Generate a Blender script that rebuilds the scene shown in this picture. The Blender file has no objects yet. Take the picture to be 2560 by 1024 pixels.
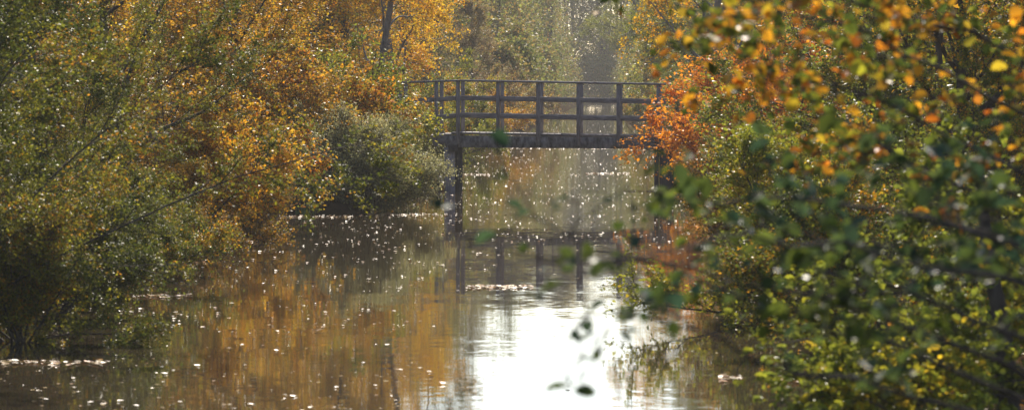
import bpy, math, random
import numpy as np
from mathutils import Vector

# ------------------------------------------------------------------ camera, sky, sun, exposure
sc = bpy.context.scene
FPX = 10667.0                       # 150 mm lens on a 36 mm sensor, in pixels of the 2560 px wide photograph
HCAM = 2.3                          # eye height over the water
HORIZON = 200.0
BRIDGE_D = 89.2
cam_d = bpy.data.cameras.new('camera'); cam = bpy.data.objects.new('camera', cam_d)
sc.collection.objects.link(cam); sc.camera = cam
cam_d.sensor_width = 36; cam_d.lens = 150; cam_d.clip_start = 0.1; cam_d.clip_end = 3000
cam.location = (0, 0, HCAM)
cam.rotation_euler = (math.radians(90) - math.atan((512 - HORIZON) / FPX), 0, 0)
cam_d.dof.use_dof = True; cam_d.dof.focus_distance = BRIDGE_D; cam_d.dof.aperture_fstop = 7.0

SUN_EL, SUN_AZ = math.radians(35), math.radians(3)      # azimuth from +Y towards +X
world = bpy.data.worlds.new('World'); sc.world = world; world.use_nodes = True
wn = world.node_tree.nodes; bg = wn['Background']
sky = wn.new('ShaderNodeTexSky'); sky.sky_type = 'NISHITA'; sky.sun_disc = False
sky.sun_elevation = SUN_EL; sky.sun_rotation = SUN_AZ
sky.air_density = 0.8; sky.dust_density = 0.5; sky.ozone_density = 1.0
world.node_tree.links.new(sky.outputs[0], bg.inputs[0]); bg.inputs[1].default_value = 0.11
sun_d = bpy.data.lights.new('sun', 'SUN'); sun_d.energy = 5.0; sun_d.angle = math.radians(0.6); sun_d.color = (1, 0.9, 0.76)
sun = bpy.data.objects.new('sun', sun_d); sc.collection.objects.link(sun)
sdir = Vector((math.sin(SUN_AZ) * math.cos(SUN_EL), math.cos(SUN_AZ) * math.cos(SUN_EL), math.sin(SUN_EL)))
sun.rotation_euler = sdir.to_track_quat('Z', 'Y').to_euler(); sun.location = (0, 60, 60)
sc.view_settings.view_transform = 'Standard'; sc.view_settings.look = 'None'
sc.view_settings.exposure = 0.9; sc.view_settings.gamma = 1.0
cy = sc.cycles
cy.max_bounces = 7; cy.diffuse_bounces = 3; cy.glossy_bounces = 3; cy.transmission_bounces = 3; cy.volume_bounces = 0
cy.caustics_reflective = False; cy.caustics_refractive = False
cy.sample_clamp_indirect = 6.0

# ------------------------------------------------------------------ helpers
COL = sc.collection
def px(xp, yp, d):
    return np.array([(xp - 1280) * d / FPX, d, HCAM - (yp - HORIZON) * d / FPX])
def wx(xp, d): return (xp - 1280) * d / FPX
def wd(yp): return HCAM * FPX / (yp - HORIZON)
def tag(o, label=None, cat=None, group=None, kind=None):
    if label: o['label'] = label
    if cat: o['category'] = cat
    if group: o['group'] = group
    if kind: o['kind'] = kind
    return o
def link(name, mesh, parent=None, mat=None):
    o = bpy.data.objects.new(name, mesh); COL.objects.link(o)
    if parent: o.parent = parent
    if mat is not None:
        if len(mesh.materials) == 0: mesh.materials.append(mat)
        elif mesh.materials[0] is not mat:
            o.material_slots[0].link = 'OBJECT'; o.material_slots[0].material = mat
    return o
def empty(name, loc=(0, 0, 0), rz=0, s=1.0):
    o = bpy.data.objects.new(name, None); COL.objects.link(o)
    o.location = loc; o.rotation_euler = (0, 0, rz)
    o.scale = (s, s, s) if not hasattr(s, '__len__') else s
    o.empty_display_size = 0.3
    return o
def np_mesh(name, v, faces, attrs=None, smooth=False):
    """v (n,3); faces: list of arrays (k, sides)."""
    me = bpy.data.meshes.new(name)
    v = np.asarray(v, dtype=np.float32)
    me.vertices.add(len(v)); me.vertices.foreach_set('co', v.ravel())
    nl = sum(f.size for f in faces); npoly = sum(len(f) for f in faces)
    me.loops.add(nl); me.loops.foreach_set('vertex_index', np.concatenate([f.ravel() for f in faces]).astype(np.int32))
    tot = np.concatenate([np.full(len(f), f.shape[1], np.int32) for f in faces])
    st = np.concatenate([[0], np.cumsum(tot)[:-1]]).astype(np.int32)
    me.polygons.add(npoly); me.polygons.foreach_set('loop_start', st); me.polygons.foreach_set('loop_total', tot)
    for k, a in (attrs or {}).items():
        at = me.attributes.new(k, 'FLOAT', 'POINT'); at.data.foreach_set('value', np.asarray(a, dtype=np.float32))
    me.update(calc_edges=True)
    if smooth: me.polygons.foreach_set('use_smooth', np.ones(npoly, dtype=bool))
    return me
def nrm(a): return a / np.maximum(np.linalg.norm(a, axis=-1, keepdims=True), 1e-9)

# ------------------------------------------------------------------ materials
def new_mat(name):
    m = bpy.data.materials.new(name); m.use_nodes = True
    nt = m.node_tree
    for n in list(nt.nodes): nt.nodes.remove(n)
    return m, nt.nodes, nt.links
def ramp(nodes, stops, interp='LINEAR'):
    r = nodes.new('ShaderNodeValToRGB'); e = r.color_ramp; e.interpolation = interp
    while len(e.elements) > 1: e.elements.remove(e.elements[-1])
    e.elements[0].position = stops[0][0]; e.elements[0].color = (*stops[0][1], 1)
    for p, c in stops[1:]:
        x = e.elements.new(p); x.color = (*c, 1)
    return r
def mth(nodes, links, op, a, b=None, clamp=False):
    n = nodes.new('ShaderNodeMath'); n.operation = op; n.use_clamp = clamp
    for i, q in enumerate((a, b)):
        if q is None: continue
        if isinstance(q, (int, float)): n.inputs[i].default_value = q
        else: links.new(q, n.inputs[i])
    return n.outputs[0]
G1, G2, G3 = (0.055, 0.080, 0.015), (0.115, 0.145, 0.020), (0.20, 0.23, 0.028)
YG, YE, YO = (0.34, 0.33, 0.025), (0.70, 0.48, 0.03), (0.74, 0.35, 0.02)
OR, RU, BR = (0.68, 0.29, 0.015), (0.44, 0.15, 0.015), (0.19, 0.10, 0.025)
GG, GY = (0.29, 0.29, 0.14), (0.46, 0.43, 0.18)
PAL = {
    'green':  [G1, G2, G2, G3, G3, YG, YE],
    'olive':  [G1, (0.09, 0.095, 0.016), G1, G2, (0.16, 0.14, 0.018), G2, (0.24, 0.21, 0.02), YG, (0.48, 0.22, 0.02)],
    'rust':   [BR, G2, BR, (0.40, 0.17, 0.02), (0.26, 0.24, 0.03), OR, G2, (0.55, 0.28, 0.03), BR],
    'orange': [BR, RU, OR, G3, YO, YG, YO, OR, YE],
    'fire':   [RU, (0.72, 0.23, 0.02), (0.82, 0.33, 0.02), (0.72, 0.23, 0.02), YO, (0.82, 0.33, 0.02), (0.60, 0.18, 0.02)],
    'yellow': [YG, YO, YE, YE, YO, OR, G3],
    'end':    [G3, YG, (0.30, 0.30, 0.07), G3, (0.50, 0.28, 0.05), YG, YE],
    'oak':    [G1, G2, G1, G3, YO, (0.55, 0.15, 0.015), G2, G1, YG, OR, G2],
    'willow': [GG, GG, GY, GG, (0.36, 0.33, 0.13), GY, (0.40, 0.30, 0.08)],
    'lime':   [G2, G3, G3, YG, G3, YG, YE],
    'pink':   [G2, BR, (0.30, 0.15, 0.07), GY, (0.36, 0.17, 0.07), G3, YO],
    'far':    [G1, G3, G2, (0.30, 0.30, 0.07), (0.34, 0.19, 0.05), G2, (0.40, 0.36, 0.06)],
    'alder':  [(0.020, 0.045, 0.030), (0.035, 0.065, 0.032), (0.035, 0.065, 0.03), G1, (0.06, 0.09, 0.025), G2, G2],
    'mixed':  [G1, G2, G3, G2, YG, YO, G2, OR, RU],
}
def leaf_mat(name, cols, rough=0.4, gloss=0.3, trans=0.5):
    m, N, L = new_mat('leaf_' + name)
    out = N.new('ShaderNodeOutputMaterial')
    a1 = N.new('ShaderNodeAttribute'); a1.attribute_name = 'rnd'
    a2 = N.new('ShaderNodeAttribute'); a2.attribute_name = 'clump'
    oi = N.new('ShaderNodeObjectInfo')
    f = mth(N, L, 'ADD', mth(N, L, 'MULTIPLY', a1.outputs['Fac'], 0.42), mth(N, L, 'MULTIPLY', a2.outputs['Fac'], 0.62))
    f = mth(N, L, 'ADD', f, mth(N, L, 'MULTIPLY', oi.outputs['Random'], 0.08))
    f = mth(N, L, 'SUBTRACT', f, 0.04, True)
    n = len(cols)
    r = ramp(N, [(0.08 + 0.84 * i / (n - 1), c) for i, c in enumerate(cols)])
    L.new(f, r.inputs[0])
    hs = N.new('ShaderNodeHueSaturation'); L.new(r.outputs[0], hs.inputs['Color'])
    v = mth(N, L, 'FRACT', mth(N, L, 'MULTIPLY', a1.outputs['Fac'], 7.31))
    L.new(mth(N, L, 'ADD', mth(N, L, 'MULTIPLY', v, 0.7), 0.65), hs.inputs['Value'])
    d = N.new('ShaderNodeBsdfDiffuse'); t = N.new('ShaderNodeBsdfTranslucent')
    L.new(hs.outputs[0], d.inputs[0]); L.new(hs.outputs[0], t.inputs[0])
    mx = N.new('ShaderNodeMixShader'); mx.inputs[0].default_value = trans
    L.new(d.outputs[0], mx.inputs[1]); L.new(t.outputs[0], mx.inputs[2])
    lw = N.new('ShaderNodeLayerWeight'); lw.inputs[0].default_value = 0.5
    fr = mth(N, L, 'ADD', mth(N, L, 'MULTIPLY', mth(N, L, 'POWER', lw.outputs['Facing'], 5.0), 0.85), 0.035, True)
    v2 = mth(N, L, 'POWER', mth(N, L, 'FRACT', mth(N, L, 'MULTIPLY', a1.outputs['Fac'], 13.7)), 2.5)
    fr = mth(N, L, 'MULTIPLY', fr, mth(N, L, 'MULTIPLY', mth(N, L, 'ADD', mth(N, L, 'MULTIPLY', v2, 2.2), 0.15), gloss), True)
    g = N.new('ShaderNodeBsdfGlossy'); g.inputs['Roughness'].default_value = rough
    g.inputs['Color'].default_value = (1, 1, 1, 1)
    m2 = N.new('ShaderNodeMixShader'); L.new(fr, m2.inputs[0]); L.new(mx.outputs[0], m2.inputs[1]); L.new(g.outputs[0], m2.inputs[2])
    L.new(m2.outputs[0], out.inputs[0])
    return m
LM = {k: leaf_mat(k, v, 0.6 if k == 'alder' else 0.48, 0.35 if k == 'alder' else 0.17) for k, v in PAL.items()}
def simple_mat(name, c1, c2, scale=8.0, rough=0.8, stretch=(1, 1, 1), spec=0.3, bump=0.0):
    m, N, L = new_mat(name)
    out = N.new('ShaderNodeOutputMaterial'); p = N.new('ShaderNodeBsdfPrincipled')
    tc = N.new('ShaderNodeTexCoord'); mp = N.new('ShaderNodeMapping'); mp.inputs['Scale'].default_value = stretch
    L.new(tc.outputs['Object'], mp.inputs[0])
    nz = N.new('ShaderNodeTexNoise'); nz.inputs['Scale'].default_value = scale; nz.inputs['Detail'].default_value = 6
    nz.inputs['Roughness'].default_value = 0.65
    L.new(mp.outputs[0], nz.inputs[0])
    r = ramp(N, [(0.32, c1), (0.68, c2)]); L.new(nz.outputs[0], r.inputs[0]); L.new(r.outputs[0], p.inputs['Base Color'])
    p.inputs['Roughness'].default_value = rough; p.inputs['Specular IOR Level'].default_value = spec
    if bump:
        b = N.new('ShaderNodeBump'); b.inputs['Strength'].default_value = bump; b.inputs['Distance'].default_value = 0.01
        L.new(nz.outputs[0], b.inputs['Height']); L.new(b.outputs[0], p.inputs['Normal'])
    L.new(p.outputs[0], out.inputs[0])
    return m
BARK = simple_mat('bark', (0.028, 0.022, 0.018), (0.085, 0.07, 0.058), 14, 0.9, (1, 1, 0.25), 0.1)
BARK_PALE = simple_mat('pale_bark', (0.10, 0.09, 0.08), (0.28, 0.26, 0.24), 10, 0.8, (1, 1, 0.6))
WOOD = simple_mat('weathered_wood', (0.11, 0.097, 0.097), (0.31, 0.28, 0.275), 5, 0.75, (1.2, 6, 9), 0.3, 0.4)
WOOD_UP = simple_mat('weathered_post_wood', (0.11, 0.097, 0.097), (0.31, 0.28, 0.275), 6, 0.75, (7, 7, 1.0), 0.3, 0.4)
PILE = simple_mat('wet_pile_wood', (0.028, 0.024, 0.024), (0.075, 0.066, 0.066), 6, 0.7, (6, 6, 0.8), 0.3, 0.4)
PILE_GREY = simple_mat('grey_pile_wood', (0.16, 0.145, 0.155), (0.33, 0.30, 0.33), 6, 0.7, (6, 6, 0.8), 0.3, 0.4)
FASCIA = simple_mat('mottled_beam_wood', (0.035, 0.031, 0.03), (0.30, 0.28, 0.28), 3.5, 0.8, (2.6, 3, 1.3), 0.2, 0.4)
SOIL = simple_mat('leaf_strewn_soil', (0.02, 0.015, 0.009), (0.07, 0.042, 0.022), 3.0, 1.0, (1, 1, 1), 0.0)
GRASS = simple_mat('grass_blades', (0.05, 0.10, 0.02), (0.14, 0.20, 0.04), 3.0, 0.5)

def water_mat():
    m, N, L = new_mat('still_brown_water')
    out = N.new('ShaderNodeOutputMaterial'); p = N.new('ShaderNodeBsdfPrincipled')
    geo = N.new('ShaderNodeNewGeometry')
    def noise(sx, sy, detail=2.0, rough=0.5):
        mp = N.new('ShaderNodeMapping'); mp.inputs['Scale'].default_value = (sx, sy, 1)
        L.new(geo.outputs['Position'], mp.inputs[0])
        n = N.new('ShaderNodeTexNoise'); n.inputs['Scale'].default_value = 1; n.inputs['Detail'].default_value = detail
        n.inputs['Roughness'].default_value = rough
        L.new(mp.outputs[0], n.inputs[0]); return n
    def vec(n, amp, comp=(1, 1, 0)):
        s = N.new('ShaderNodeVectorMath'); s.operation = 'SUBTRACT'; L.new(n.outputs['Color'], s.inputs[0]); s.inputs[1].default_value = (.5, .5, .5)
        k = N.new('ShaderNodeVectorMath'); k.operation = 'MULTIPLY'; L.new(s.outputs[0], k.inputs[0])
        k.inputs[1].default_value = tuple(c * amp for c in comp)
        return k.outputs[0]
    def vadd(a, b):
        s = N.new('ShaderNodeVectorMath'); s.operation = 'ADD'; L.new(a, s.inputs[0]); L.new(b, s.inputs[1]); return s.outputs[0]
    fine = vec(noise(7, 9, 3), 0.013, (0.6, 1, 0))
    swell = vec(noise(0.6, 1.1, 2), 0.0075, (0.4, 1, 0))
    patch = noise(0.35, 0.10, 3, 0.6)
    pm = mth(N, L, 'MULTIPLY', mth(N, L, 'SUBTRACT', patch.outputs['Fac'], 0.50, True), 6.0, True)
    rip = vec(noise(3.2, 6.5, 3), 0.035, (0.35, 1, 0))
    rs = N.new('ShaderNodeVectorMath'); rs.operation = 'SCALE'; L.new(rip, rs.inputs[0]); L.new(pm, rs.inputs['Scale'])
    tot = vadd(vadd(fine, swell), rs.outputs[0])
    up = N.new('ShaderNodeVectorMath'); up.operation = 'ADD'; L.new(tot, up.inputs[0]); up.inputs[1].default_value = (0, 0, 1)
    nn = N.new('ShaderNodeVectorMath'); nn.operation = 'NORMALIZE'; L.new(up.outputs[0], nn.inputs[0])
    L.new(nn.outputs[0], p.inputs['Normal'])
    p.inputs['Base Color'].default_value = (0.055, 0.042, 0.026, 1)
    p.inputs['Roughness'].default_value = 0.02; p.inputs['IOR'].default_value = 1.33
    L.new(p.outputs[0], out.inputs[0])
    return m
WATER = water_mat()

# ------------------------------------------------------------------ shoreline, ground and water
LS = np.array([(4, -2.6), (28, -4.7), (35, -4.9), (45, -4.7), (61, -4.5), (72, -4.2), (74.5, -2.5), (83, -2.2), (87.5, -1.45), (92, -1.45), (97, -2.4), (144, -1.8), (165, -0.5), (189, 0.6), (245, 2.0), (395, 6.2), (440, 6.5)])
RS = np.array([(4, 1.3), (20, 1.8), (30, 2.7), (45, 3.4), (72, 3.7), (84, 3.6), (87.5, 3.25), (92, 3.25), (97, 3.9), (144, 5.0), (189, 5.8), (245, 6.6), (395, 9.9), (440, 10)])
def ls(y): return np.interp(y, LS[:, 0], LS[:, 1])
def rs_(y): return np.interp(y, RS[:, 0], RS[:, 1])
def bank_z(off):        # height over the water by distance from the shore (positive = land)
    return np.interp(off, [-1.0, -0.25, 0, 0.25, 0.7, 2, 6, 20, 60], [-0.55, -0.30, -0.03, 0.16, 0.30, 0.42, 0.50, 0.6, 0.8])
def ground_z(x, y):
    off = max(ls(y) - x, x - rs_(y)) if 4 < y < 440 else 3.0
    return float(bank_z(off))
def build_ground():
    rng = np.random.default_rng(3)
    ys = np.concatenate([np.linspace(-60, 3, 10), np.arange(3.6, 110, 0.6), np.arange(110, 260, 2.5), np.arange(260, 438, 6), [439.5, 440.5, 444, 480, 560, 700]])
    offs = np.array([350, 120, 60, 30, 15, 9, 6, 4, 2.8, 2, 1.4, 1.0, 0.7, 0.45, 0.25, 0.1, 0, -0.12, -0.3, -0.6, -1.0])
    rows = []
    for y in ys:
        j = rng.normal(0, 0.09, 2)
        l, r = ls(y) + j[0], rs_(y) + j[1]
        inside = 4 < y < 440
        zo = bank_z(offs) + rng.normal(0, 0.035, len(offs)) * (offs > 0.3)
        if not inside: zo = np.full(len(offs), 0.5)
        rows.append(np.concatenate([np.stack([l - offs, np.full(len(offs), y), zo], 1),
                                    np.stack([r + offs[::-1], np.full(len(offs), y), zo[::-1]], 1)]))
    w = len(rows[0]); v = np.concatenate(rows)
    i, j = np.meshgrid(np.arange(len(ys) - 1), np.arange(w - 1), indexing='ij')
    a = (i * w + j).ravel()
    f = np.stack([a, a + 1, a + w + 1, a + w], 1)
    o = link('ground', np_mesh('ground', v, [f], smooth=True), mat=SOIL); tag(o, kind='structure')
    xs = np.linspace(-20, 30, 11); yy = np.linspace(2, 446, 90)
    X, Y = np.meshgrid(xs, yy); v = np.stack([X.ravel(), Y.ravel(), np.zeros(X.size)], 1)
    i, j = np.meshgrid(np.arange(len(yy) - 1), np.arange(len(xs) - 1), indexing='ij'); a = (i * len(xs) + j).ravel()
    o = link('water', np_mesh('water', v, [np.stack([a, a + 1, a + len(xs) + 1, a + len(xs)], 1)]), mat=WATER); tag(o, kind='structure')
build_ground()

# ------------------------------------------------------------------ plants: skeleton, wood tubes, leaves
def march(rng, start, d, length, m, wander, grav):
    p = start.copy(); pts = [p.copy()]; d = nrm(d)
    st = (length / m)[:, None]
    for i in range(m):
        d = nrm(d + rng.normal(0, wander, d.shape) + np.array([0, 0, grav]))
        p = p + d * st; pts.append(p.copy())
    return np.stack(pts, 1)
def sprout(rng, par, k, tmin, tmax, ang, up, lfun, m, wander, grav, tpow=1.0):
    n, mm, _ = par.shape
    idx = np.repeat(np.arange(n), k); t = (tmin + (tmax - tmin) * rng.random(n * k) ** tpow)
    s = t * (mm - 1); i0 = np.minimum(s.astype(int), mm - 2); fr = (s - i0)[:, None]
    a, b = par[idx, i0], par[idx, i0 + 1]
    pos = a * (1 - fr) + b * fr; tan = nrm(b - a)
    perp = nrm(np.cross(tan, rng.normal(0, 1, tan.shape)))
    an = np.radians(rng.normal(ang, ang * 0.25, len(idx)))[:, None]
    d = nrm(tan * np.cos(an) + perp * np.sin(an) + np.array([0, 0, up]))
    plen = np.linalg.norm(np.diff(par, axis=1), axis=2).sum(1)[idx]
    return march(rng, pos, d, lfun(t, plen, rng), m, wander, grav), t
def tubes(pts, r0, r1, sides):
    n, m, _ = pts.shape
    tan = nrm(np.gradient(pts, axis=1))
    ref = np.array([0.31, 0.22, 0.92]); ref = np.where((np.abs(tan @ nrm(ref)) > 0.95)[..., None], np.array([1.0, 0, 0]), ref)
    u = nrm(np.cross(tan, ref)); w = np.cross(tan, u)
    ang = np.arange(sides) * 2 * np.pi / sides
    rad = (r0[:, None] + (r1 - r0)[:, None] * np.linspace(0, 1, m)[None])[..., None, None]
    v = pts[:, :, None, :] + rad * (np.cos(ang)[None, None, :, None] * u[:, :, None, :] + np.sin(ang)[None, None, :, None] * w[:, :, None, :])
    base = (np.arange(n) * m * sides)[:, None, None] + (np.arange(m - 1) * sides)[None, :, None]
    k = np.arange(sides)[None, None]; k2 = (k + 1) % sides
    f = np.stack([base + k, base + k2, base + sides + k2, base + sides + k], -1).reshape(-1, 4)
    return v.reshape(-1, 3), f
def join(parts):
    vs, fs, o = [], [], 0
    for v, f in parts:
        vs.append(v); fs.append(f + o); o += len(v)
    return np.concatenate(vs), np.concatenate(fs)
def leaf_quads(rng, c, size, clump, tilt=0.7, width=0.62, rounded=False, droop=0.0, curl=1.0):
    """one small folded leaf at each point of c"""
    n = len(c)
    nor = nrm(np.array([0, 0, 1.0]) + rng.normal(0, tilt, (n, 3)))
    ax = nrm(np.cross(nor, rng.normal(0, 1, (n, 3))))
    ax = nrm(ax + np.array([0, 0, -droop])); side = nrm(np.cross(nor, ax)); nor = np.cross(ax, side)
    s = (size * rng.uniform(0.5, 1.4, n))[:, None]; wd_ = s * width * 0.5 * rng.uniform(0.8, 1.2, (n, 1))
    rnd = rng.random(n)
    if rounded:
        k = np.array([(-.5, 0), (-.28, .72), (.05, 1.0), (.33, .62), (.5, 0), (.33, -.62), (.05, -1.0), (-.28, -.72)])
        lift = np.array([0, .10, .16, .10, -.06, .10, .16, .10])
        v = c[:, None] + k[None, :, 0:1] * s[:, None] * ax[:, None] + k[None, :, 1:2] * wd_[:, None] * side[:, None] + (curl * lift[None, :, None] * s[:, None]) * nor[:, None]
        b = (np.arange(n) * 8)[:, None]
        f = np.concatenate([b + np.array([0, 1, 2, 3, 4]), b + np.array([4, 5, 6, 7, 0])])
        return v.reshape(-1, 3), f, np.repeat(rnd, 8), np.repeat(clump, 8)
    v = np.stack([c - ax * s * .5, c + side * wd_ + nor * s * .08, c + ax * s * .5, c - side * wd_ + nor * s * .08], 1)
    f = (np.arange(n) * 4)[:, None] + np.arange(4)[None]
    return v.reshape(-1, 3), f, np.repeat(rnd, 4), np.repeat(clump, 4)
def leaves_on(rng, tw, k, jit, tmin=0.1):
    n, m, _ = tw.shape
    idx = np.repeat(np.arange(n), k); t = tmin + (1 - tmin) * rng.random(n * k)
    s = t * (m - 1); i0 = np.minimum(s.astype(int), m - 2); fr = (s - i0)[:, None]
    c = tw[idx, i0] * (1 - fr) + tw[idx, i0 + 1] * fr + rng.normal(0, jit, (n * k, 3))
    return c, idx
def clump_of(rng, pos, scale=1.3):
    """smooth colour clumps: a few random plane waves plus per twig jitter"""
    w = np.zeros(len(pos))
    for i in range(5):
        k = rng.normal(0, scale, 3); w += np.sin(pos @ k + rng.uniform(0, 6.28))
    w = 0.5 + 0.24 * w / 1.6 + rng.normal(0, 0.14, len(pos))
    return np.clip(w, 0, 1)
def const(r): return lambda t, pl, rng: pl * 0 + r
def finish(rng, levels, radii, twigs, k, size, jit, tilt, width, rounded=False, droop=0.0, name='plant', cscale=1.3):
    parts = []
    for pts, (ra, rb, sides) in zip(levels, radii):
        parts.append(tubes(pts, np.full(len(pts), ra) if np.isscalar(ra) else ra, np.full(len(pts), rb), sides))
    v, f = join(parts); wood = np_mesh(name + '_wood', v, [f], smooth=True)
    c, idx = leaves_on(rng, twigs, k, jit)
    cl = clump_of(rng, twigs[:, -1], cscale)[idx]
    keep = rng.random(len(c)) < np.clip(2.6 * clump_of(rng, twigs[:, -1], 3.2)[idx] - 0.35, 0.05, 1)
    c, cl = c[keep], cl[keep]
    v, f, r, q = leaf_quads(rng, c, size, cl, tilt, width, rounded, droop)
    return wood, np_mesh(name + '_leaves', v, [f], {'rnd': r, 'clump': q})

def proto_tree(seed, H=9.0, R=3.0, limbs=24, low=0.10, k=60, size=0.055, droop=0.0, ang=62, tilt=0.7, width=0.62, name='tree'):
    rng = np.random.default_rng(seed)
    stem = march(rng, np.zeros((1, 3)), np.array([[rng.normal(0, .05), rng.normal(0, .05), 1.0]]), np.array([H * 0.95]), 14, 0.05, 0.02)
    def ll(t, pl, g): return R * np.interp(t, [0, .15, .4, .75, 1], [.75, 1.0, 1.0, .6, .22]) * g.uniform(.75, 1.15, len(t))
    l1, t1 = sprout(rng, stem, limbs, low, 1.0, ang, 0.25, ll, 9, 0.10, 0.03 - droop * 0.04)
    l2, _ = sprout(rng, l1, 9, 0.18, 1.0, 42, 0.12, lambda t, pl, g: pl * (0.50 - 0.25 * t) * g.uniform(.7, 1.2, len(t)), 5, 0.14, 0.02 - droop * 0.05)
    l3, _ = sprout(rng, l2, 7, 0.15, 1.0, 45, 0.05, lambda t, pl, g: g.uniform(.28, .62, len(t)), 3, 0.18, -0.02 - droop * 0.25)
    rr = 0.010 + 0.035 * (1 - t1)
    return finish(rng, [stem, l1, l2, l3], [(H * 0.0095, 0.015, 8), (rr, 0.006, 5), (0.009, 0.004, 3), (0.0045, 0.002, 3)], l3, k, size, 0.05, tilt, width, droop=droop, name=name)
def proto_shrub(seed, H=4.0, stems=11, spread=45, k=30, size=0.045, arch=-0.05, tilt=0.7, width=0.5, l2n=12, name='shrub'):
    rng = np.random.default_rng(seed)
    az = rng.uniform(0, 2 * np.pi, stems); el = np.radians(90 - rng.uniform(4, spread, stems))
    d = np.stack([np.cos(az) * np.cos(el), np.sin(az) * np.cos(el), np.sin(el)], 1)
    st = np.stack([rng.normal(0, .15, stems), rng.normal(0, .15, stems), np.zeros(stems)], 1)
    s = march(rng, st, d, H * rng.uniform(.75, 1.1, stems), 12, 0.05, arch)
    l2, _ = sprout(rng, s, l2n, 0.12, 1.0, 40, 0.10, lambda t, pl, g: H * (0.36 - 0.20 * t) * g.uniform(.6, 1.2, len(t)), 5, 0.10, arch * 0.5)
    l3, _ = sprout(rng, l2, 9, 0.10, 1.0, 38, 0.05, lambda t, pl, g: g.uniform(.20, .50, len(t)), 3, 0.12, -0.02)
    return finish(rng, [s, l2, l3], [(0.02, 0.006, 5), (0.008, 0.003, 3), (0.004, 0.002, 3)], l3, k, size, 0.04, tilt, width, name=name, cscale=1.8)

P = {
    'broad_a': proto_tree(11, name='broad'), 'broad_b': proto_tree(12, H=10, R=3.2, name='broad'),
    'beech_a': proto_tree(21, H=8.5, R=3.4, ang=72, k=54, size=0.058, name='beech'), 'beech_b': proto_tree(22, H=9, R=3.0, ang=66, k=54, size=0.058, name='beech'),
    'birch_a': proto_tree(31, H=11, R=2.4, ang=48, droop=0.8, k=56, size=0.045, tilt=0.9, width=0.8, name='birch'),
    'willow_a': proto_shrub(41, H=3.2, stems=22, spread=66, arch=-0.015, k=64, size=0.036, width=0.46, name='willow'),
    'willow_b': proto_shrub(42, H=3.2, stems=16, spread=62, arch=-0.015, k=64, size=0.036, width=0.46, name='willow'),
    'shrub_a': proto_shrub(51, H=4.6, stems=11, spread=50, k=58, size=0.052, width=0.7, name='shrub'),
    'shrub_b': proto_shrub(52, H=4.6, stems=12, spread=58, k=58, size=0.052, width=0.7, name='shrub'),
    'low_a': proto_shrub(81, H=2.3, stems=18, spread=86, k=40, size=0.048, l2n=13, width=0.6, arch=0.01, name='low_bush'),
    'low_b': proto_shrub(82, H=2.3, stems=16, spread=84, k=40, size=0.048, l2n=13, width=0.6, arch=0.0, name='low_bush'),
    'dome_a': proto_shrub(91, H=1.75, stems=44, spread=80, k=27, size=0.044, l2n=14, width=0.5, arch=0.012, name='dome'),
    'med_a': proto_shrub(92, H=2.4, stems=16, spread=66, k=30, size=0.055, l2n=13, width=0.7, arch=-0.01, name='medium_shrub'),
    'med_b': proto_shrub(93, H=2.5, stems=15, spread=60, k=30, size=0.055, l2n=13, width=0.7, arch=0.0, name='medium_shrub'),
    'near_a': proto_shrub(71, H=6.0, stems=12, spread=55, k=75, size=0.042, l2n=18, width=0.55, arch=-0.04, name='near_sallow'),
    'sallow_a': proto_shrub(61, H=7.5, stems=10, spread=48, k=50, size=0.052, l2n=16, width=0.5, name='sallow'),
}
def plant(name, proto, x, y, pal, label, cat, s=1.0, rz=0.0, group=None, bark=None, dz=-0.05):
    wood, lv = P[proto]
    r = empty(name, (x, y, max(ground_z(x, y), 0.0) + dz), math.radians(rz), s)
    tag(r, label, cat, group)
    link('stems' if cat in ('bush', 'shrub') else 'trunk', wood, r, bark or BARK)
    link('foliage' if cat in ('bush', 'shrub') else 'crown', lv, r, LM[pal])
    return r

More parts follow.
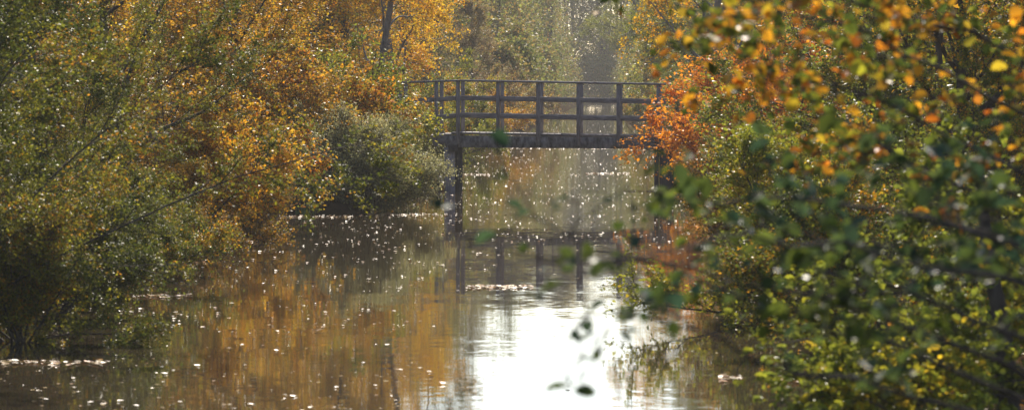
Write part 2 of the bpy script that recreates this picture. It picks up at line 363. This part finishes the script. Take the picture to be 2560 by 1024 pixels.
# left bank, from near to far
PL = [
 # name, proto, px of the base, distance, palette, scale, rz, label, category
 ('willow_tree', 'near_a', -170, 37, 'olive', 0.72, 100, 'dark olive leafy tree filling the bottom left corner, its lowest leaves over the water', 'tree'),
 ('shrub', 'near_a', -60, 40, 'olive', 0.45, 60, 'low dull green bush touching the water at the left edge', 'bush'),
 ('alder_tree', 'broad_a', -260, 43, 'olive', 0.85, 130, 'green and yellow speckled tree at the top left corner', 'tree'),
 ('shrub', 'near_a', 150, 48, 'olive', 0.60, 280, 'olive bush with orange tips leaning out over leaf litter on the left water', 'bush'),
 ('oak_tree', 'broad_b', 90, 52, 'yellow', 0.80, 20, 'yellow and orange tree glowing behind the olive bushes, top left', 'tree'),
 ('beech_tree', 'beech_a', 330, 60, 'rust', 0.95, 75, 'rust leaved beech with dark bare branches, left of the arching sallow', 'tree'),
 ('shrub', 'med_a', 470, 64, 'orange', 0.95, 300, 'small orange beech bush hanging over the water beside the grass tuft', 'bush'),
 ('sallow_tree', 'sallow_a', 380, 67, 'rust', 0.60, 150, 'arching sallow with long dark diagonal branches, upper left', 'tree'),
 ('beech_tree', 'beech_b', 540, 72, 'orange', 0.85, 210, 'brown and orange beech right of the arching sallow, left bank', 'tree'),
 ('shrub', 'med_b', 690, 77, 'orange', 1.1, 30, 'orange leaved bush just left of the round grey green willow bush', 'bush'),
 ('willow_bush', 'dome_a', 900, 74.9, 'willow', 0.84, 0, 'round grey green willow bush leaning over the water before the bridge', 'bush'),
 ('willow_bush', 'dome_a', 800, 76, 'willow', 0.75, 90, 'smaller dull willow bush, left of the round grey green one', 'bush'),
 ('hazel_bush', 'med_b', 850, 82, 'lime', 1.1, 110, 'fresh green bush behind the round willow, at the left end of the bridge', 'bush'),
 ('beech_tree', 'broad_a', 590, 84, 'orange', 0.9, 260, 'orange yellow tree behind the orange bush, upper left of the bridge', 'tree'),
 ('birch_tree', 'birch_a', 940, 97, 'yellow', 0.95, 15, 'bright yellow and orange birch above the left end of the handrail', 'tree'),
 ('beech_tree', 'beech_a', 850, 101, 'orange', 0.95, 170, 'orange tree behind the left half of the bridge', 'tree'),
 ('shrub', 'shrub_b', 950, 112, 'mixed', 0.7, 240, 'mixed green and orange bush seen through the left rails', 'bush'),
 ('birch_tree', 'birch_a', 985, 112, 'yellow', 1.2, 205, 'pale yellow birch behind the orange tree beyond the bridge', 'tree'),
 ('shrub', 'shrub_a', 1010, 132, 'lime', 0.7, 20, 'yellow green bush at the water seen between the first railing posts', 'bush'),
 ('beech_tree', 'beech_b', 1190, 190, 'pink', 0.62, 45, 'russet pink tree beyond the bridge on the left bank', 'tree'),
 ('shrub', 'shrub_b', 1215, 202, 'pink', 0.62, 330, 'russet bush at the water beneath the pink tree beyond the bridge', 'bush'),
 ('shrub', 'med_a', 1105, 119, 'lime', 0.8, 200, 'low yellow green bush behind the leftmost pair of bridge posts', 'bush'),
 ('shrub', 'med_b', 1150, 138, 'mixed', 0.9, 100, 'low mixed green bush at the water just behind the second span of the rails', 'bush'),
 ('shrub', 'med_a', 1190, 155, 'orange', 0.9, 10, 'low orange bush seen between the rails, below the russet pink tree', 'bush'),
 ('shrub', 'med_b', 1240, 172, 'pink', 1.0, 180, 'low russet bush behind the third railing post', 'bush'),
 ('shrub', 'med_a', 1275, 187, 'pink', 1.0, 270, 'low russet and green bush left of the farthest strip of water', 'bush'),
 ('oak_tree', 'broad_b', 1100, 215, 'far', 1.6, 80, 'dark grey green tree rising behind the russet pink tree', 'tree'),
 ('low_bush', 'low_a', 40, 37.5, 'olive', 0.62, 0, 'low olive bush dipping into the water behind the leaf line at the left edge', 'bush'),
 ('low_bush', 'low_b', 110, 41, 'olive', 0.62, 50, 'low dark green bush next along the left water edge behind the corner tree', 'bush'),
 ('low_bush', 'low_a', 210, 45, 'olive', 0.60, 120, 'low olive bush over the leaf litter where the left water edge bends', 'bush'),
 ('low_bush', 'low_b', 300, 50, 'mixed', 0.62, 200, 'low green and brown bush before the beeches on the left water edge', 'bush'),
 ('low_bush', 'low_a', 400, 56, 'rust', 0.60, 280, 'low rust coloured bush left of the bright grass tuft', 'bush'),
 ('low_bush', 'low_b', 600, 68, 'rust', 0.50, 330, 'low brown bush in the dark hollow right of the orange beech bush', 'bush'),
 ('oak_tree', 'broad_b', 1365, 330, 'far', 1.45, 250, 'farthest olive tree on the left, above the last strip of water', 'tree'),
]
PR = [
 ('low_bush', 'low_b', 2230, 36, 'mixed', 0.7, 200, 'low brown and green bush at the water right of the spreading sallow', 'bush'),
 ('low_bush', 'low_b', 1990, 50, 'rust', 0.7, 100, 'low rust brown bush behind the spreading sallow at the water', 'bush'),
 ('low_bush', 'low_a', 2020, 60, 'lime', 0.7, 20, 'low green bush at the water midway along the right bank', 'bush'),
 ('shrub', 'shrub_b', 2480, 45, 'mixed', 0.55, 40, 'orange brown bush at the right edge behind the near green leaves', 'bush'),
 ('sallow_bush', 'low_a', 2045, 41.5, 'lime', 0.88, 120, 'yellow green sallow bush spreading low over the water, right of the white glare', 'bush'),
 ('beech_tree', 'broad_a', 2420, 52, 'mixed', 0.9, 100, 'green and orange tree at the far right behind the near branches', 'tree'),
 ('shrub', 'shrub_a', 2420, 56, 'olive', 0.75, 250, 'shaded olive bush above the spreading sallow, right bank', 'bush'),
 ('alder_tree', 'broad_b', 2330, 66, 'olive', 0.85, 300, 'dark green tree in the middle of the right bank', 'tree'),
 ('hazel_bush', 'med_b', 2190, 70, 'lime', 1.2, 15, 'bright green bush right of the orange beech sprays', 'bush'),
 ('oak_tree', 'beech_b', 2150, 77, 'mixed', 0.85, 190, 'green and amber tree behind the bright green bush', 'tree'),
 ('beech_bush', 'med_a', 1945, 83, 'fire', 1.3, 75, 'fiery orange beech hiding the right end of the bridge', 'bush'),
 ('willow_bush', 'low_b', 1890, 79, 'lime', 0.5, 75, 'low green bush at the water right of the dark bridge pile', 'bush'),
 ('birch_tree', 'birch_a', 1780, 98, 'yellow', 1.08, 100, 'bright yellow tree above the orange beech at the right end of the bridge', 'tree'),
 ('oak_tree', 'broad_b', 1960, 104, 'orange', 0.95, 10, 'amber oak behind the bright yellow tree, right bank', 'tree'),
 ('shrub', 'shrub_b', 1850, 125, 'yellow', 0.75, 130, 'yellow bush seen behind the right railing post', 'bush'),
 ('shrub', 'med_b', 1700, 140, 'lime', 0.8, 80, 'low pale green bush at the water seen under the right handrail', 'bush'),
 ('shrub', 'med_a', 1665, 190, 'mixed', 0.9, 30, 'low amber and green bush right of the farthest strip of water', 'bush'),
 ('oak_tree', 'broad_a', 1765, 150, 'lime', 1.0, 220, 'pale green tree beyond the bridge on the right bank', 'tree'),
 ('shrub', 'shrub_a', 1745, 170, 'lime', 0.8, 320, 'pale green bush at the water beneath the pale green tree beyond the bridge', 'bush'),
 ('oak_tree', 'broad_a', 1590, 300, 'lime', 1.55, 140, 'farthest pale green tree on the right, above the last strip of water', 'tree'),
 ('oak_tree', 'broad_b', 1830, 205, 'far', 1.6, 60, 'tall hazy green tree far off on the right bank', 'tree'),
]
for nm, pr, xp, d, pal, s, rz, lab, cat in PL + PR:
    plant(nm, pr, wx(xp, d), d, pal, lab, cat, s, rz, bark=BARK_PALE if 'birch' in nm else None)

# woodland masses behind the bank trees and at the far end of the canal
def wood_mass(name, label, spots, pal, size, per, seed):
    rng = np.random.default_rng(seed); wv, lv = [], []
    R_, C_ = [], []
    for (x, y, h, r) in spots:
        z0 = 0.4
        stem = march(rng, np.array([[x, y, z0]]), np.array([[0, 0, 1.0]]), np.array([h * .95]), 8, 0.04, 0.02)
        n1 = 26
        l1, _ = sprout(rng, stem, n1, 0.05, 1.0, 65, 0.25, lambda t, pl, g: r * np.interp(t, [0, .3, .8, 1], [.9, 1, .55, .2]) * g.uniform(.7, 1.2, len(t)), 5, 0.12, 0.02)
        l2, _ = sprout(rng, l1, 10, 0.1, 1.0, 50, 0.1, lambda t, pl, g: pl * .4 * g.uniform(.6, 1.2, len(t)), 3, 0.2, 0.0)
        wv.append(tubes(stem, np.array([h * .012]), np.array([.02]), 5)); wv.append(tubes(l1, np.full(len(l1), .04), np.full(len(l1), .01), 3))
        wv.append(tubes(l2, np.full(len(l2), .014), np.full(len(l2), .006), 3))
        c, idx = leaves_on(rng, l2, per, size * 2.2)
        cl = np.clip(clump_of(rng, l2[:, -1], 0.6)[idx] * .6 + rng.uniform(0, .4), 0, 1)
        lv.append((c, cl))
    c = np.concatenate([a for a, b in lv]); cl = np.concatenate([b for a, b in lv])
    v, f, rr, qq = leaf_quads(rng, c, size, cl, 0.8, 0.7)
    root = empty(name, (0, 0, 0)); tag(root, label, 'woodland', kind='stuff')
    a = link('trees', np_mesh(name + '_l', v, [f], {'rnd': rr, 'clump': qq}), root, LM[pal]); a['kind'] = 'stuff'
    vv, ff = join(wv); b = link('tree_trunks', np_mesh(name + '_w', vv, [ff], smooth=True), root, BARK); b['kind'] = 'stuff'
rg = random.Random(5)
sl = []
for d in range(40, 180, 7):
    for off in (3.6, 7.5, 12):
        sl.append((ls(d) - off - (3.2 if 68 < d < 97 else 0) - rg.uniform(0, 2), d + rg.uniform(-2, 2), rg.uniform(8, 11) , rg.uniform(2.6, 3.4)))
wood_mass('left_bank_woodland', 'dark olive and rust woodland massed behind the left bank trees', sl, 'rust', 0.11, 22, 101)
sr = []
for d in range(26, 200, 7):
    for off in (3.6, 7.5, 12):
        sr.append((rs_(d) + off + rg.uniform(0, 2), d + rg.uniform(-2, 2), rg.uniform(8, 11), rg.uniform(2.6, 3.4)))
wood_mass('right_bank_woodland', 'dark green and amber woodland massed behind the right bank trees', sr, 'mixed', 0.11, 22, 102)
sf = []
for d in range(195, 440, 11):
    for side in (-1, 1):
        for off in ((4.2, 8, 13) if d < 250 else (2.8, 7, 12)):
            x = (ls(d) - off - rg.uniform(0, 1.5)) if side < 0 else (rs_(d) + off + rg.uniform(0, 1.5))
            h = rg.uniform(10, 13)
            sf.append((x, d, h, rg.uniform(3.0, 4.0)))
for d in range(205, 440, 9):
    sf.append((ls(d) - 1.5, d, rg.uniform(2.5, 4.5), rg.uniform(1.2, 1.7)))
    sf.append((rs_(d) + 1.5, d + 4, rg.uniform(2.5, 4.5), rg.uniform(1.2, 1.7)))
wood_mass('far_woodland', 'hazy grey green woodland lining both banks far beyond the bridge', sf, 'far', 0.15, 44, 103)
se = []

for i in range(30):
    for rowd in (447, 453, 460):
        se.append((-34 + i * 2.9 + rg.uniform(-1, 1), rowd + rg.uniform(-3, 3), rg.uniform(19, 23), rg.uniform(4.5, 5.5)))
for i in range(26):
    se.append((-30 + i * 3.1 + rg.uniform(-.5, .5), 442.5 + rg.uniform(-.8, .8), rg.uniform(3, 6), rg.uniform(1.8, 2.6)))
wood_mass('end_woodland', 'pale grey green wood across the very end of the canal', se, 'end', 0.20, 40, 104)

# ------------------------------------------------------------------ footbridge
def box(parts, c, size, rot=None):
    h = np.array(size) / 2
    v = np.array([(x, y, z) for x in (-1, 1) for y in (-1, 1) for z in (-1, 1)]) * h
    if rot is not None: v = v @ rot.T
    f = np.array([(0, 1, 3, 2), (4, 6, 7, 5), (0, 4, 5, 1), (2, 3, 7, 6), (0, 2, 6, 4), (1, 5, 7, 3)])
    parts.append((v + np.array(c), f))
def plank(parts, a, b, w, h):          # a beam from a to b, w wide (across), h high
    a, b = np.array(a, float), np.array(b, float); d = b - a; L_ = np.linalg.norm(d); x = d / L_
    y = nrm(np.cross([0, 0, 1.0], x)); z = np.cross(x, y)
    box(parts, (a + b) / 2, (L_, w, h), np.stack([x, y, z], 1))
def mk(name, parts, parent, mat, bev=0.006, label=None):
    v, f = join(parts); me = np_mesh(name, v, [f]); o = link(name, me, parent, mat)
    if bev:
        m = o.modifiers.new('bevel', 'BEVEL'); m.width = bev; m.segments = 1; m.limit_method = 'ANGLE'
    if label: o['label'] = label
    return o
S = BRIDGE_D / FPX                    # metres per photograph pixel at the bridge
SK = 0.085                            # far railing stands a little to the right: the bridge lies slightly skew
WID = 1.55
def bp(xp, yp, back=0.0): return np.array([(xp - 1280) * S + SK * back / WID, BRIDGE_D + back, HCAM - (yp - HORIZON) * S])
br = empty('footbridge', bp(1400, 475)); br.location.z = 0
tag(br, 'grey weathered timber footbridge with post and rail sides crossing the canal', 'bridge')
bo = np.array(br.location)
def L_(p): return tuple(np.array(p) - bo)
def deck_y(xp): return np.interp(xp, [960, 1145, 1700, 1760], [352, 331, 342, 344])
def rail_y(xp): return np.interp(xp, [960, 1145, 1700, 1760], [206, 199.5, 209.5, 211])
knots = [975, 1145, 1662]
for back in (0.0, WID):
    pr_ = [];
    # flat cap rail
    for a, b in zip(knots[:-1], knots[1:]):
        plank(pr_, L_(bp(a, rail_y(a) + 1.8, back + .0)), L_(bp(b + (1 if b == 1145 else 0), rail_y(b) + 1.8, back)), 0.15, 0.042)
    mk('handrail', pr_, br, WOOD, 0.018)
    for fr in (0.345, 0.675):
        pr_ = []
        for a, b in zip(knots[:-1], knots[1:]):
            ya = rail_y(a) + (deck_y(a) - rail_y(a)) * fr; yb = rail_y(b) + (deck_y(b) - rail_y(b)) * fr
            plank(pr_, L_(bp(a + (25 if a == 975 else 0), ya, back + (.062 if back == 0 else -.062))), L_(bp(b, yb, back + (.062 if back == 0 else -.062))), 0.035, 0.098)
        mk('rail', pr_, br, WOOD)
    for xp in (1000, 1091, 1145, 1245, 1345, 1446, 1546, 1646):
        pr_ = []
        yb = deck_y(xp) + (28 if 1080 < xp < 1700 else 12)
        top, bot = bp(xp, rail_y(xp) + 4.4, back), bp(xp, yb, back)
        box(pr_, np.array(L_((top + bot) / 2)), (0.082, 0.075, top[2] - bot[2]))
        mk('post', pr_, br, WOOD_UP)
# deck of cross planks
def slab(a, b, y0, y1):
    pa, pb = bp(a, deck_y(a)), bp(b, deck_y(b))
    n = max(1, int(round((pb[0] - pa[0]) / 0.145))); dp = []
    rng = np.random.default_rng(int(a))
    for i in range(n):
        t0, t1 = (i + .03) / n, (i + .97) / n
        q0, q1 = pa + (pb - pa) * t0, pa + (pb - pa) * t1
        c = (q0 + q1) / 2; c[1] = BRIDGE_D + (y0 + y1) / 2 + rng.normal(0, .006); c[2] += -0.02 + rng.normal(0, .0015)
        box(dp, L_(c), (q1[0] - q0[0], y1 - y0, 0.04))
    return dp
mk('deck', slab(1075, 1144.6, .05, WID - .05) + slab(1145, 1700, .05, WID - .05), br, WOOD, 0.004)
kb = []
for back in (0.055, WID - 0.055):
    plank(kb, L_(bp(1128, deck_y(1128) - 1.0, back)), L_(bp(1700, deck_y(1700) - 1.0, back)), 0.03, 0.03)
mk('edge_board', kb, br, WOOD)
for back, nm in ((0.11, 'beam'), (WID - 0.11, 'beam')):
    pr_ = []
    plank(pr_, L_(bp(1112, deck_y(1112) + 19.5, back)), L_(bp(1700, deck_y(1700) + 16.5, back)), 0.12, 0.235)
    mk(nm, pr_, br, FASCIA)
pr_ = []; plank(pr_, L_(bp(1080, 350, 0.10)), L_(bp(1144, 349, 0.10)), 0.06, 0.17); mk('ramp_beam', pr_, br, WOOD)
for xp in (1128, 1664):
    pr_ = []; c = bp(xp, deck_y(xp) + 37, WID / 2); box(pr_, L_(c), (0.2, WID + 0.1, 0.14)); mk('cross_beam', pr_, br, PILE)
def pile(xp, wpx, ytop, back, mat, dep=0.2):
    pr_ = []; t, b = bp(xp, ytop, back), bp(xp, 475, back); b[2] = -0.9
    box(pr_, L_((t + b) / 2), (wpx * S, dep, t[2] - b[2])); mk('pile', pr_, br, mat, 0.012)
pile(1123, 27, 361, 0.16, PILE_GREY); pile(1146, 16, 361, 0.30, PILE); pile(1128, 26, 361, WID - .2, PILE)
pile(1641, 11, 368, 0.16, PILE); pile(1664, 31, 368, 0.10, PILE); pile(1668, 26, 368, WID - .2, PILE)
# low boards holding the bank at both bridge ends
for nm_x, lab in ((1098, 'dark timber boards holding the bank under the left end of the footbridge'), (1704, 'dark timber boards holding the bank under the right end of the footbridge')):
    pr_ = []
    for k in range(4):
        box(pr_, (0, 0, -0.3 + k * 0.155), (0.05, 3.4, 0.15))
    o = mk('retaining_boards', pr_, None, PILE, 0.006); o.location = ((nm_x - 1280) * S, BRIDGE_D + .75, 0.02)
    tag(o, lab, 'retaining boards')

# ------------------------------------------------------------------ floating leaves
FL = leaf_mat('floating', [(0.16, 0.09, 0.04), (0.30, 0.20, 0.09), (0.40, 0.28, 0.10), (0.20, 0.08, 0.03), (0.45, 0.20, 0.04), (0.14, 0.08, 0.04)], rough=0.5, gloss=0.25, trans=0.15)
def float_mesh(rng, c, size, tilt=0.07):
    n = len(c)
    return leaf_quads(rng, c, size, rng.random(n), tilt, 0.8, True, 0.0, 0.3)
rng = np.random.default_rng(77)
cand = []
while len(cand) < 5200:
    y_ = rng.uniform(235, 1060)           # spread evenly by how it looks from the bank, then thinned
    yp = HORIZON + 60 + (y_ - 235)
    d = wd(yp)
    if d > 230 or d < 26: continue
    x = rng.uniform(ls(d) + .15, rs_(d) - .15)
    xpx = 1280 + x * FPX / d
    w = np.interp(yp, [300, 380, 520, 640, 720, 800, 1050], [1.0, 1.0, .75, .40, .26, .17, .12])
    if yp > 640: w *= np.interp(xpx, [600, 1000, 1150, 1700], [1.0, .9, .25, .08])
    w *= 0.45 + 0.55 * (math.sin(x * 1.9 + d * .21) * math.sin(d * .11 - x) > -0.25)
    if rng.random() < w * (0.35 + 0.65 * (math.sin(d * .9 + x * 1.3 + 2 * math.sin(x * .7 + d * .13)) > -0.2)): cand.append((x, d, 0.006))
cand = np.array(cand)
cand = cand[np.argsort(cand[:, 1])]
near, rest = cand[:298], cand[298:]
fm = []
for i in range(8):
    v, f, a, b = float_mesh(rng, np.zeros((1, 3)), 0.04)
    fm.append(np_mesh('floating_leaf', v, [f], {'rnd': a, 'clump': b}))
for i, (x, y, z) in enumerate(near):
    o = link('floating_leaf', fm[i % 8], None, FL); o.location = (x, y, z + .004); o.rotation_euler = (0, 0, rng.uniform(0, 6.28))
    o.scale = (rng.uniform(.8, 1.3),) * 3
    tag(o, 'small pale fallen leaf glinting alone on the brown water', 'leaf', 'fallen leaves floating on the nearer water')
v, f, a, b = float_mesh(rng, rest + np.array([0, 0, .004]), 0.042)
o = link('distant_floating_leaves', np_mesh('dfl', v, [f], {'rnd': a, 'clump': b}), None, FL)
tag(o, 'countless fallen leaves speckling the water under and beyond the bridge', 'leaves', kind='stuff')
RED = leaf_mat('red_floating', [(0.45, 0.06, 0.02), (0.5, 0.08, 0.02)], 0.5, 0.4, 0.3)
DARK = leaf_mat('dark_floating', [(0.03, 0.02, 0.015), (0.05, 0.03, 0.02)], 0.6, 0.25, 0.1)
for xp, yp, mt, lab in ((1106, 961, RED, 'red fallen leaf floating at the left foot of the white glare'), (1419, 971, DARK, 'lone dark leaf floating in the white sky glare')):
    v, f, a, b = float_mesh(rng, np.zeros((1, 3)), 0.06, 0.35)
    o = link('floating_leaf', np_mesh('fl', v, [f], {'rnd': a, 'clump': b}), None, mt)
    o.location = (wx(xp, wd(yp)), wd(yp), .014); tag(o, lab, 'leaf')
rafts = [(1170, 1330, 718, 150, 'thin raft of pale leaves drifting below the bridge reflection'),
         (1158, 1225, 437, 80, 'short line of pale leaves by the left bridge pile'),
         (1462, 1575, 434, 110, 'line of pale leaves under the right half of the bridge'),
         (1235, 1560, 371, 200, 'pale line of leaves just under the bridge beam'),
         (1560, 1640, 478, 60, 'short leaf line left of the right bridge pile'),
         (1680, 1740, 477, 60, 'short leaf line right of the right bridge pile'),
         (905, 1120, 537, 110, 'leaf litter gathered under the round willow bush'),
         (700, 880, 542, 70, 'leaf litter along the dark bank left of the willow bush'),
         (450, 640, 606, 110, 'leaf litter under the small orange beech bush'),
         (330, 480, 742, 100, 'leaf litter under the olive bush on the left water'),
         (0, 270, 908, 120, 'long line of pale leaves at the left edge of the water'),
         (1800, 1860, 947, 50, 'small leaf line under the right hand bushes'),
         (1955, 2015, 951, 50, 'second small leaf line nearer the right edge'),
         (1440, 1520, 270, 60, 'far leaf line glinting through the rails')]
for x0, x1, yp, n, lab in rafts:
    d = wd(yp); X0, X1 = wx(x0, d), wx(x1, d)
    c = np.stack([rng.uniform(X0, X1, n), d + rng.normal(0, 0.0035 * d, n) * 1.2, np.full(n, .012)], 1)
    v, f, a, b = float_mesh(rng, c, 0.06, .10)
    tag(link('leaf_raft', np_mesh('raft', v, [f], {'rnd': a, 'clump': b}), None, FL), lab, 'leaf raft', kind='stuff')

# ------------------------------------------------------------------ bank grass, litter, fallen twigs
def bank_stuff():
    rng = np.random.default_rng(9); V, F, A = [], [], 0
    n = 9000
    y = rng.uniform(26, 130, n); side = rng.random(n) < .5
    off = np.abs(rng.normal(0, .9, n)) + .12
    x = np.where(side, ls(y) - off, rs_(y) + off)
    z = bank_z(off) - .01
    base = np.stack([x, y, z], 1); h = rng.uniform(.10, .32, n)[:, None]
    a = rng.uniform(0, 6.28, n); s = np.stack([np.cos(a), np.sin(a), np.zeros(n)], 1) * .006
    lean = np.stack([np.sin(a), np.cos(a), np.zeros(n)], 1) * rng.uniform(.05, .5, n)[:, None]
    v = np.stack([base - s, base + s, base + lean * h * .4 + [0, 0, 1] * h * .6 + s * .7, base + lean * h * .4 + [0, 0, 1] * h * .6 - s * .7, base + lean * h + [0, 0, 1] * h], 1).reshape(-1, 3)
    b = (np.arange(n) * 5)[:, None]
    o = link('bank_grass', np_mesh('bank_grass', v, [b + np.array([0, 1, 2, 3]), b + np.array([3, 2, 4])]), None, GRASS); tag(o, 'thin green grass growing along both banks', 'grass', kind='stuff')
    n = 30000
    y = rng.uniform(8, 140, n) ; side = rng.random(n) < .5; off = np.abs(rng.normal(0, 2.2, n)) + .1
    x = np.where(side, ls(y) - off, rs_(y) + off)
    c = np.stack([x, y, bank_z(off) + rng.uniform(.02, .07, n)], 1)
    v, f, r, q = leaf_quads(rng, c, .07, rng.random(n), .5, .7)
    o = link('leaf_litter', np_mesh('litter', v, [f], {'rnd': r, 'clump': q}), None, LM['rust']); tag(o, 'brown and orange fallen leaves covering the banks', 'leaf litter', kind='stuff')
bank_stuff()
def tuft(xp, d, n, h, lab):
    rng = np.random.default_rng(int(xp)); x0 = wx(xp, d)
    base = np.stack([x0 + rng.normal(0, .10, n), d + rng.normal(0, .15, n), np.full(n, -.03)], 1)
    hh = h * rng.uniform(.5, 1.1, n)[:, None]; a = rng.uniform(0, 6.28, n); s = np.stack([np.cos(a), np.sin(a), 0 * a], 1) * .009
    lean = np.stack([rng.normal(0, .25, n), rng.normal(0, .25, n), 0 * a], 1)
    up = np.array([0, 0, 1.0])
    v = np.stack([base - s, base + s, base + lean * hh * .35 + up * hh * .6 + s * .8, base + lean * hh * .35 + up * hh * .6 - s * .8, base + lean * hh + up * hh], 1).reshape(-1, 3)
    b = (np.arange(n) * 5)[:, None]
    tag(link('grass_tuft', np_mesh('tuft', v, [b + np.array([0, 1, 2, 3]), b + np.array([3, 2, 4])]), None, GRASS), lab, 'grass tuft')
tuft(492, 62, 60, .42, 'bright green grass tuft standing in the water by the small orange beech')
tuft(545, 60, 30, .30, 'small thin grass tuft below the orange beech bush')
tuft(760, 73, 40, .25, 'short grass tuft at the dark bank left of the willow bush')

# ------------------------------------------------------------------ near plants on the right bank, out of focus
def limb_plant(name, base, limbs, pal, label, cat, seed, size, k2, k3, kl, tw=(.12, .3), tip=.35, rounded=True, trunk_h=5.0, width=.75, tilt=.6, l2len=.35):
    rng = np.random.default_rng(seed); base = np.array(base, float)
    st = march(rng, base[None], np.array([[-.08, 0, 1.0]]), np.array([trunk_h]), 10, .04, .02)
    lv = [st]; rad = [(.07, .02, 8)]
    L1 = []
    for lm in limbs:
        p = np.array([px(*q) for q in lm]); n = 14
        # attach to the trunk at the limb's root height
        zi = np.argmin(np.abs(st[0, :, 2] - (p[0, 2] - .25))); p = np.concatenate([st[0, zi][None], p])
        t = np.linspace(0, 1, len(p)); tt = np.linspace(0, 1, n)
        q = np.stack([np.interp(tt, t, p[:, i]) for i in range(3)], 1)
        for _ in range(2): q[1:-1] = (q[:-2] + q[1:-1] * 2 + q[2:]) / 4
        q[1:-1] += rng.normal(0, .012, (n - 2, 3)); L1.append(q)
    L1 = np.stack(L1); lv.append(L1); rad.append((.010, .002, 6))
    l2, _ = sprout(rng, L1, k2, .22, 1.0, 42, .05, lambda t, pl, g: l2len * g.uniform(.4, 1.2, len(t)), 5, .14, -.01)
    l3, _ = sprout(rng, l2, k3, .15, 1.0, 42, .05, lambda t, pl, g: g.uniform(*tw, len(t)), 3, .15, -.01)
    lv += [l2, l3]; rad += [(.0032, .0015, 4), (.0025, .0016, 3)]
    vv, ff = join([tubes(p - base, np.full(len(p), a), np.full(len(p), b), s) for p, (a, b, s) in zip(lv, rad)])
    root = empty(name, tuple(base)); tag(root, label, cat)
    link('trunk' if cat == 'tree' else 'stems', np_mesh(name + '_w', vv, [ff], smooth=True), root, BARK)
    c, idx = leaves_on(rng, l3, kl, .012)
    cl = clump_of(rng, l3[:, -1], 3.0)[idx]
    v, f, r, q = leaf_quads(rng, c - base, size, cl, tilt, width, rounded, .15)
    link('crown' if cat == 'tree' else 'foliage', np_mesh(name + '_l', v, [f], {'rnd': r, 'clump': q}), root, LM[pal])
D = 10.5
limb_plant('alder_tree', (2.45, 11.3, .4), [
    [(2700, 760, 11), (2350, 640, 10.7), (2000, 600, 10.3), (1720, 600, 10), (1640, 640, 9.9)],
    [(2700, 640, 11), (2300, 520, 11.2), (2000, 480, 11.5), (1800, 500, 11.6), (1690, 545, 11.6)],
    [(2700, 900, 11), (2400, 780, 11), (2200, 720, 11), (2000, 660, 11), (1900, 650, 11)],
    [(2700, 700, 12), (2500, 560, 12), (2350, 560, 12), (2200, 620, 12), (2060, 640, 12)],
    ], 'alder', 'near out of focus tree with large dark blue green leaves at the right', 'tree', 5, .055, 8, 3, 5, l2len=.24)
# two long thin sprays reaching over the water, few leaves
limb_plant('branch_spray', (2.6, 12.2, .4), [
    [(2750, 1080, 12), (2350, 1000, 11.5), (2050, 945, 11), (1800, 860, 10.7), (1560, 770, 10.4), (1440, 790, 10.2)],
    [(2750, 1080, 12), (2300, 900, 11.5), (2000, 800, 11), (1780, 700, 10.8), (1600, 640, 10.5), (1370, 560, 10.2)],
    [(2750, 1000, 12), (2300, 800, 11.5), (1900, 700, 11), (1600, 655, 10.6), (1350, 640, 10.3), (1170, 625, 10)],
    ], 'alder', 'near blurred shrub sending long thin sparse sprays out over the water', 'shrub', 8, .045, 7, 2, 2, l2len=.13, trunk_h=1.8)
limb_plant('oak_tree', (2.95, 15.5, .4), [
    [(2800, 420, 15.5), (2540, 300, 15), (2280, 130, 14.5), (2100, 60, 14), (1950, 30, 13.5), (1780, 40, 13)],
    [(2800, 300, 16), (2500, 100, 16), (2250, 30, 16), (2050, -20, 16), (1850, -20, 16), (1720, 60, 15.5)],
    [(2800, 560, 15), (2560, 440, 15), (2300, 300, 15), (2150, 230, 15), (2000, 180, 15), (1860, 150, 14.5)],
    [(2800, 600, 16), (2500, 500, 16), (2300, 420, 16), (2180, 360, 16), (2060, 300, 16), (1980, 260, 16)],
    [(2800, 200, 17), (2500, -100, 17), (2200, -150, 17), (2000, -150, 17), (1800, -100, 17), (1650, -60, 17)],
    ], 'oak', 'near out of focus oak with green, orange and russet leaves, top right', 'tree', 14, .046, 14, 4, 7, l2len=.36, tilt=.8)
limb_plant('bramble_bush', (2.75, 23.5, .3), [
    [(2700, 1000, 23), (2500, 900, 23), (2300, 830, 23), (2100, 830, 22.5), (1950, 860, 22)],
    [(2700, 1050, 23), (2500, 1000, 23), (2300, 940, 23), (2150, 920, 22.5), (2060, 960, 22)],
    [(2700, 950, 24), (2500, 820, 24), (2350, 740, 24), (2200, 700, 24), (2080, 740, 23.5)],
    [(2700, 1100, 22), (2550, 1060, 22), (2400, 1040, 22), (2250, 1020, 22), (2150, 1060, 22)],
    [(2650, 900, 24), (2550, 700, 24), (2480, 560, 24), (2400, 480, 24), (2300, 460, 24)],
    ], 'lime', 'leafy bright green bush low in the bottom right corner', 'bush', 17, .045, 26, 8, 11, l2len=.5, trunk_h=1.6)

# ------------------------------------------------------------------ haze
def haze():
    parts = []; box(parts, (20, 350, 19.2), (800, 840, 41.6))
    v, f = join(parts); m, N, L = new_mat('thin_autumn_haze')
    out = N.new('ShaderNodeOutputMaterial'); p = N.new('ShaderNodeVolumePrincipled')
    p.inputs['Color'].default_value = (0.97, 0.93, 0.86, 1); p.inputs['Density'].default_value = 0.00042; p.inputs['Anisotropy'].default_value = 0.0
    L.new(p.outputs[0], out.inputs['Volume'])
    o = link('haze', np_mesh('haze', v, [f]), None, m); tag(o, 'thin pale haze filling the air over the canal', 'haze', kind='stuff')
haze()
